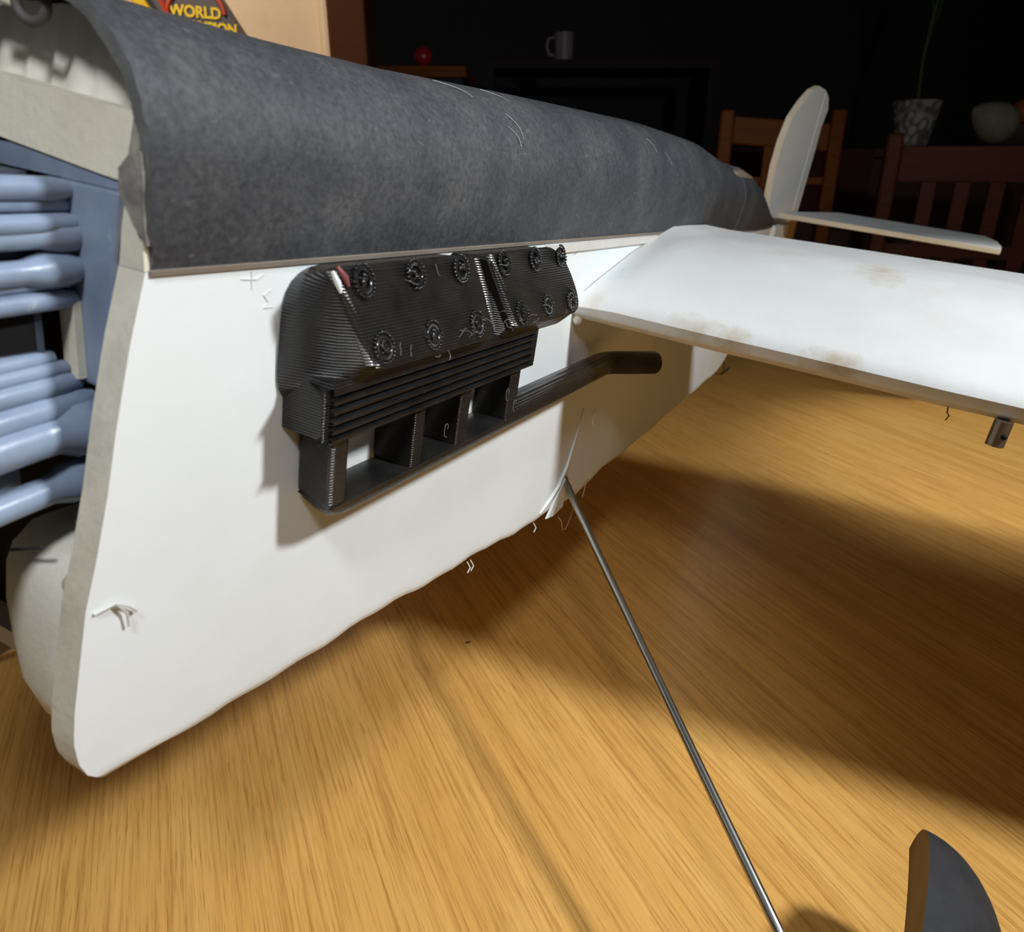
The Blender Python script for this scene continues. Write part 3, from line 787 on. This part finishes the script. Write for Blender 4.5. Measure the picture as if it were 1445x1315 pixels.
gear(1); gear(-1)
# reinforcing tape triangle around the wire, seams and threads
def patch_poly(name, pts, th, m, par=plane):
    n = len(pts); a = [L(x, fy(x) + .0001, h) for x, h in pts]; c = sum(a, Vector()) / n
    b = [p + (c - p) * .08 + Vector((0, -th, 0)) for p in a]
    return sharp(mesh_obj(name, a + b, [tuple(range(n, 2 * n))] + [(i, (i + 1) % n, n + (i + 1) % n, n + i) for i in range(n)], m, par), 20)
patch_poly('fold_patch', [(.3180, -.1960), (.3300, -.1820), (.3415, -.1700), (.3440, -.1730), (.3480, -.1970), (.3300, -.1985)], .0016, WHITE)['label'] = 'folded white patch where the wire leaves the belly'
sharp(MB().tube([L(.3060, .0002, -.187), L(.318, .0008, -.181), L(.3300, .0014, -.173), L(.3410, .0010, -.162), L(.350, .0006, -.140), L(.356, .0004, -.120)], [.0005, .0012, .0014, .0010, .0006, .0004], 6).build('paper_crease', WHITE, plane), 60)
sharp(MB().tube([L(.384, .0004, -.128), L(.381, .0006, -.133), L(.382, .0008, -.139), L(.387, .0004, -.141)], .0007, 6).build('paper_crease', WHITE, plane), 60)
sharp(MB().tube([L(.3500, .002, -.179), L(.3530, .0028, -.181), L(.3540, .002, -.186), L(.3520, .002, -.188)], .0012, 6).build('glue_run', GLUE, plane), 60)
th = MB()
th.tube([L(.334, .004, -.199), L(.338, .006, -.204), L(.340, .007, -.211), L(.347, .007, -.2135), L(.356, .006, -.208), L(.366, .004, -.198), L(.366, .003, -.191), L(.360, .003, -.188)], .00025, 5)
sharp(th.build('loose_thread', HAIR, plane), 60); th = MB()
th.tube([L(.392, .001, -.190), L(.390, .002, -.196), L(.388, .002, -.203)], .0003, 5)
sharp(th.build('loose_thread', HAIR, plane), 60)
tf = MB()
for x0 in (.206, .21, .30):
    h0 = fb(x0)
    tf.tube([L(x0, -.001, h0 + .001), L(x0 + .001, .001, h0 - .0025), L(x0 - .0015, .001, h0 - .005)], .0004, 5)
o = tf.build('belly_fray', PALEF, plane); o['kind'] = 'stuff'
# hairs and lint on the dark shell
hr = MB()
for (x, k, dx, dk) in ((.165, .40, .010, -.06), (.195, .30, .006, -.07), (.190, .26, .006, -.05), (.205, .40, .007, -.05), (.40, .30, .01, -.05), (.43, .25, .01, -.04)):
    hr.tube([on_shell(x + dx * t + .003 * math.sin(t * 3), k + dk * t, .0005) for t in [i / 5 for i in range(6)]], .00016, 4)
o = hr.build('shell_lint', mat('lint', (.30, .30, .32), .7), plane); o['kind'] = 'stuff'
# pencil marks on the side panel in front of the exhaust cover
pm = MB()
for pts in ([(.032, -.004), (.038, -.0045), (.041, -.003)], [(.036, -.002), (.036, -.0075)], [(.044, -.008), (.041, -.0095), (.043, -.012), (.041, -.0135), (.045, -.0135)]):
    pm.tube([L(x, .0002, h) for x, h in pts], .00014, 4)
pm.build('pencil_mark', mat('pencil', (.68, .69, .69), .6), plane)

# ------------------------------------------------------------------ background furniture
def mk_chair(name, loc, rz, wd, top, m, kind):
    r = empty(name, loc, rz); H = top - loc[2]; p = 0.038
    for s in (-1, 1):
        b = MB()
        b.loft([[Vector((s * (wd / 2 - p / 2) + a * p / 2, c * p / 2 + y, z)) for a, c in ((-1, -1), (1, -1), (1, 1), (-1, 1))] for z, y in ((0, 0.02), (.45, 0), (H - .02, -.05 * 0 + .0), (H, .0))])
        bevel(b.build('back_post', m, r), .007)
        bevel(MB().box(s * (wd / 2 - p / 2) - p / 2, s * (wd / 2 - p / 2) + p / 2, .36, .36 + p, 0, .44).build('leg', m, r), .004)
    bevel(MB().box(-wd / 2 - .005, wd / 2 + .005, -.01, .40, .44, .465).build('seat', m, r), .006)
    return r, H, p
def chair_splat(loc, rz, wd, top, m):
    r, H, p = mk_chair('dining_chair', loc, rz, wd, top, m, 0)
    x0 = -wd / 2 + p
    # crest rail dips to the left
    v = [(x0, -.012, H - .015), (-x0, -.012, H - .035), (-x0, -.012, H - .105), (x0, -.012, H - .085)]
    mb = MB().add([Vector(a) for a in v] + [Vector((a[0], .012, a[2])) for a in v], [(0, 1, 2, 3), (7, 6, 5, 4), (0, 4, 5, 1), (1, 5, 6, 2), (2, 6, 7, 3), (3, 7, 4, 0)])
    bevel(mb.build('top_rail', m, r), .004)
    bevel(MB().box(-.040, .040, -.008, .008, .465, H - .09).build('splat', m, r), .003)
    bevel(MB().box(x0, -.04, -.008, .008, H - .19, H - .17).build('rail', m, r), .002)
    bevel(MB().box(.04, -x0, -.008, .008, H - .19, H - .17).build('rail', m, r), .002)
    bevel(MB().box(x0, -x0, -.010, .010, .52, .56).build('rail', m, r), .002)
    return r
def chair_slats(loc, rz, wd, top, m, ns):
    r, H, p = mk_chair('dining_chair', loc, rz, wd, top, m, 1)
    bevel(MB().box(-wd / 2 + p, wd / 2 - p, -.012, .012, H - .115, H - .03).build('top_rail', m, r), .004)
    for z in (H - .30, .52): bevel(MB().box(-wd / 2 + p, wd / 2 - p, -.010, .010, z, z + .035).build('rail', m, r), .003)
    for i in range(ns):
        x = lerp(-wd / 2 + p, wd / 2 - p, (i + 1) / (ns + 1))
        bevel(MB().box(x - .018, x + .018, -.007, .007, .55, H - .11).build('back_slat', m, r), .003)
    return r
c = chair_splat((.735, 2.235, FZ), math.radians(-4), .335, .125, CHAIRW); tag(c, 'orange brown wooden dining chair with wide centre splat behind the tail fin', 'chair')
c = chair_slats((1.165, 1.98, FZ), math.radians(-18), .46, .062, CHAIRD, 4); tag(c, 'dark reddish wooden dining chair with upright back slats at right', 'chair')

# high sideboard behind the chairs
sb = tag(empty('sideboard', (1.45, 3.0, FZ)), 'dark sideboard behind the chairs under the potted plant', 'sideboard')
SBT = 0.035
bevel(MB().box(-.75, .85, -.22, .25, 0, SBT - FZ - .03).build('cabinet_body', DKWOOD, sb), .004)
bevel(MB().box(-.78, .88, -.25, .27, SBT - FZ - .03, SBT - FZ).build('top_board', DKWOOD, sb), .004)
bevel(MB().box(-.74, -.22, -.262, -.2501, SBT - FZ - .20, SBT - FZ - .002).build('cloth_edge', REDCLOTH, sb), .003)
# patterned pot with plant
def potpos(u, t): return Vector(((u - 722.5) / 1050 * t, t * math.cos(PITCH) , 0))
pot = tag(empty('plant_pot', (1.385, 2.82, SBT)), 'pale pot with grey ornamental pattern on the dark sideboard', 'plant pot')
PAT = mat('ornament_pot', (.5, .5, .5), .5)
vv = coords(PAT, (1, 1, .8)); vo = nd(PAT, 'ShaderNodeTexVoronoi'); vo.feature = 'SMOOTH_F1'; vo.inputs['Scale'].default_value = 38
ln(PAT, vv, vo.inputs['Vector']); base(PAT, ramp(PAT, vo.outputs['Distance'], [(.25, (.75, .74, .72)), (.42, (.16, .14, .14)), (.6, (.7, .69, .68))]))
sharp(MB().lathe([(.050, 0), (.056, .025), (.066, .085), (.078, .146), (.081, .150), (.076, .150), (.070, .128), (.02, .124)], 32).build('pot_wall', PAT, pot), 40)
STEMM = mat('plant_green', (.10, .16, .06), .6)
plt = tag(empty('potted_plant', (1.385, 2.82, SBT + .125)), 'tall thin leaved plant growing from the patterned pot', 'plant')
sharp(MB().tube([(0, 0, -.0005), (-.01, 0, .15), (.0, 0, .3), (.04, 0, .50)], [.006, .005, .005, .003], 8).build('stem', STEMM, plt), 60)
for dx, z0, ln_ in ((.05, .20, .28), (-.05, .26, .26), (.09, .3, .25)):
    pts = [(0, 0, z0), (dx * .5, .005, z0 + ln_ * .5), (dx * 1.1, .0, z0 + ln_ * .9), (dx * 1.6, .0, z0 + ln_)]
    sharp(MB().tube(pts, [.003, .014, .010, .001], 8, True, .2).build('leaf', STEMM, plt), 60)
# bowl, gourd and orange fruit
bw = MB().lathe([(.04, 0), (.07, .015), (.098, .05), (.103, .075), (.099, .075), (.092, .052), (.064, .022), (.02, .018)], 28)
o = sharp(bw.build('bowl', mat('bowl_grey', (.16, .14, .14), .35)), 40); o.location = (1.77, 2.86, SBT)
tag(o, 'dark grey bowl on the sideboard at the right edge', 'bowl')
gd = MB().loft([[Vector((z, r * math.cos(a), r * math.sin(a))) for a in [2 * PI * k / 20 for k in range(20)]] for z, r in ((-.085, .002), (-.075, .018), (-.04, .045), (0, .062), (.035, .060), (.06, .042), (.072, .01))])
o = sharp(gd.build('gourd', paper_mat('gourd_skin', (.55, .50, .36), (.42, .40, .30), None, .6, 60, .3)), 60); o.location = (1.565, 2.66, SBT + .080); o.rotation_euler = (0, .45, 0)
tag(o, 'pale cream gourd lying on the sideboard beside the grey bowl', 'gourd')
o = sharp(MB().ball((0, 0, 0), .040, 18, 14).build('orange_fruit', mat('orange_skin', (.75, .20, .03), .45)), 60); o.location = (1.775, 2.86, SBT + .118)
tag(o, 'bright orange fruit lying in the grey bowl', 'fruit')

# counter on the left of the dark room, with a jar, a red ball and a mug
ct = tag(empty('counter', (-.35, 2.75, FZ)), 'counter with brown wooden top seen past the wall corner', 'counter')
CT = .262
bevel(MB().box(-.25, .20, -.2, .3, 0, CT - FZ - .032).build('cabinet_body', mat('counter_black', (.02, .02, .02), .8), ct), .004)
bevel(MB().box(-.27, .212, -.22, .32, CT - FZ - .032, CT - FZ).build('worktop', CHAIRW, ct), .004)
jar = tag(empty('glass_jar', (-.475, 2.62, CT)), 'small jar with shiny lid beside the red ball', 'jar')
sharp(MB().lathe([(.028, 0), (.032, .006), (.032, .055), (.024, .066)], 20).build('jar_body', mat('jar_dark', (.12, .11, .09), .12, .8), jar), 40)
sharp(MB().lathe([(.0245, .0662), (.026, .068), (.026, .080), (.022, .082)], 20).build('lid', mat('lid_metal', (.55, .50, .40), .2, .5, 1), jar), 40)
o = sharp(MB().ball((0, 0, 0), .030, 20, 14).build('red_ball', mat('red_gloss', (.35, .015, .012), .35)), 60); o.location = (-.275, 2.60, CT + .030)
tag(o, 'red round ball on the far counter', 'ball')
mg = tag(empty('mug', (.205, 3.35, .36)), 'pale mauve mug on the dark shelf in the background', 'mug')
sharp(MB().lathe([(.030, 0), (.036, .004), (.038, .10), (.034, .10), (.030, .01), (.01, .008)], 22).build('mug_body', mat('mauve_glaze', (.35, .30, .36), .4), mg), 40)
sharp(MB().tube([(-.036, 0, .085), (-.062, 0, .080), (-.068, 0, .05), (-.058, 0, .025), (-.036, 0, .02)], .006, 8).build('mug_handle', mat('mauve_glaze_handle', (.35, .30, .36), .4), mg), 60)
shf = tag(empty('shelf_unit', (.30, 3.45, FZ)), 'black open shelf unit in the dark background', 'shelf')
SH = mat('shelf_black', (.03, .02, .02), .8)
MB().box(-.4, .5, -.18, .18, .36 - FZ - .03, .36 - FZ).build('shelf_board', SH, shf)
for x in (-.4, .47): MB().box(x, x + .03, -.18, .18, 0, .36 - FZ - .031).build('side_board', SH, shf)
MB().box(-.369, .469, -.18, .18, 0, .3).build('base_cabinet', SH, shf)

# packet hanging on the pale wall
def shear(v): return Vector((v.x - 0.60 * v.z, v.y, v.z))
pk = empty('hanging_packet', (-.700, 1.8985, .292))
tag(pk, 'dark product packet with yellow side and red and yellow print hung on the pale wall', 'packet')
def pbox(name, a, b, y0, y1, z0, z1, m, bv=.003): return bevel(MB().box(a, b, y0, y1, z0, z1, shear).build(name, m, pk), bv)
pbox('packet_body', -.078, .086, -.018, 0, -.10, .22, mat('packet_navy', (.10, .085, .09), .45))
pbox('yellow_side', -.112, -.0795, -.024, 0, -.10, .22, mat('packet_yellow', (.80, .50, .01), .4), .006)
pbox('dark_fold', -.0785, -.066, -.0190, -.0181, -.10, .22, SEAM, .0003)
pbox('light_panel', -.040, .060, -.0186, -.0182, .045, .22, mat('packet_pink', (.75, .45, .35), .5), .0001)
RED = mat('packet_red', (.50, .06, .03), .45); YEL = mat('packet_print_yellow', (.85, .60, .03), .45)
ap = [Vector((-.045 + .005, -.0195, -.035))] + [Vector((.010 + .062 * math.cos(a), -.0195, .000 + .052 * math.sin(a))) for a in [PI - PI * i / 14 for i in range(15)]]
sharp(MB().tube(ap, [.010] + [.0055] * 15, 6).build('red_arc', RED, pk), 60)
MB().tube([Vector((-.085, -.0192, .09)), Vector((-.055, -.0192, .01)), Vector((-.040, -.0192, -.045))], .007, 6).build('red_band', RED, pk)
def txt(body_, x, z, size, m, name):
    c = bpy.data.curves.new(name, 'FONT'); c.body = body_; c.size = size; c.extrude = .0006; c.offset = .0012; c.align_x = 'CENTER'
    o = bpy.data.objects.new(name, c); COL.objects.link(o)
    bpy.context.view_layer.update()
    me = bpy.data.meshes.new_from_object(o.evaluated_get(bpy.context.evaluated_depsgraph_get()))
    bpy.data.objects.remove(o)
    me.materials.clear(); me.materials.append(m)
    q = bpy.data.objects.new(name, me); COL.objects.link(q); q.parent = pk; q.location = (x, -.0200, z); q.rotation_euler = (PI / 2, 0.08, 0)
    return q
txt('WORLD', .008, -.004, .030, YEL, 'lettering')
txt('CHAMPION', .024, -.032, .027, YEL, 'lettering')
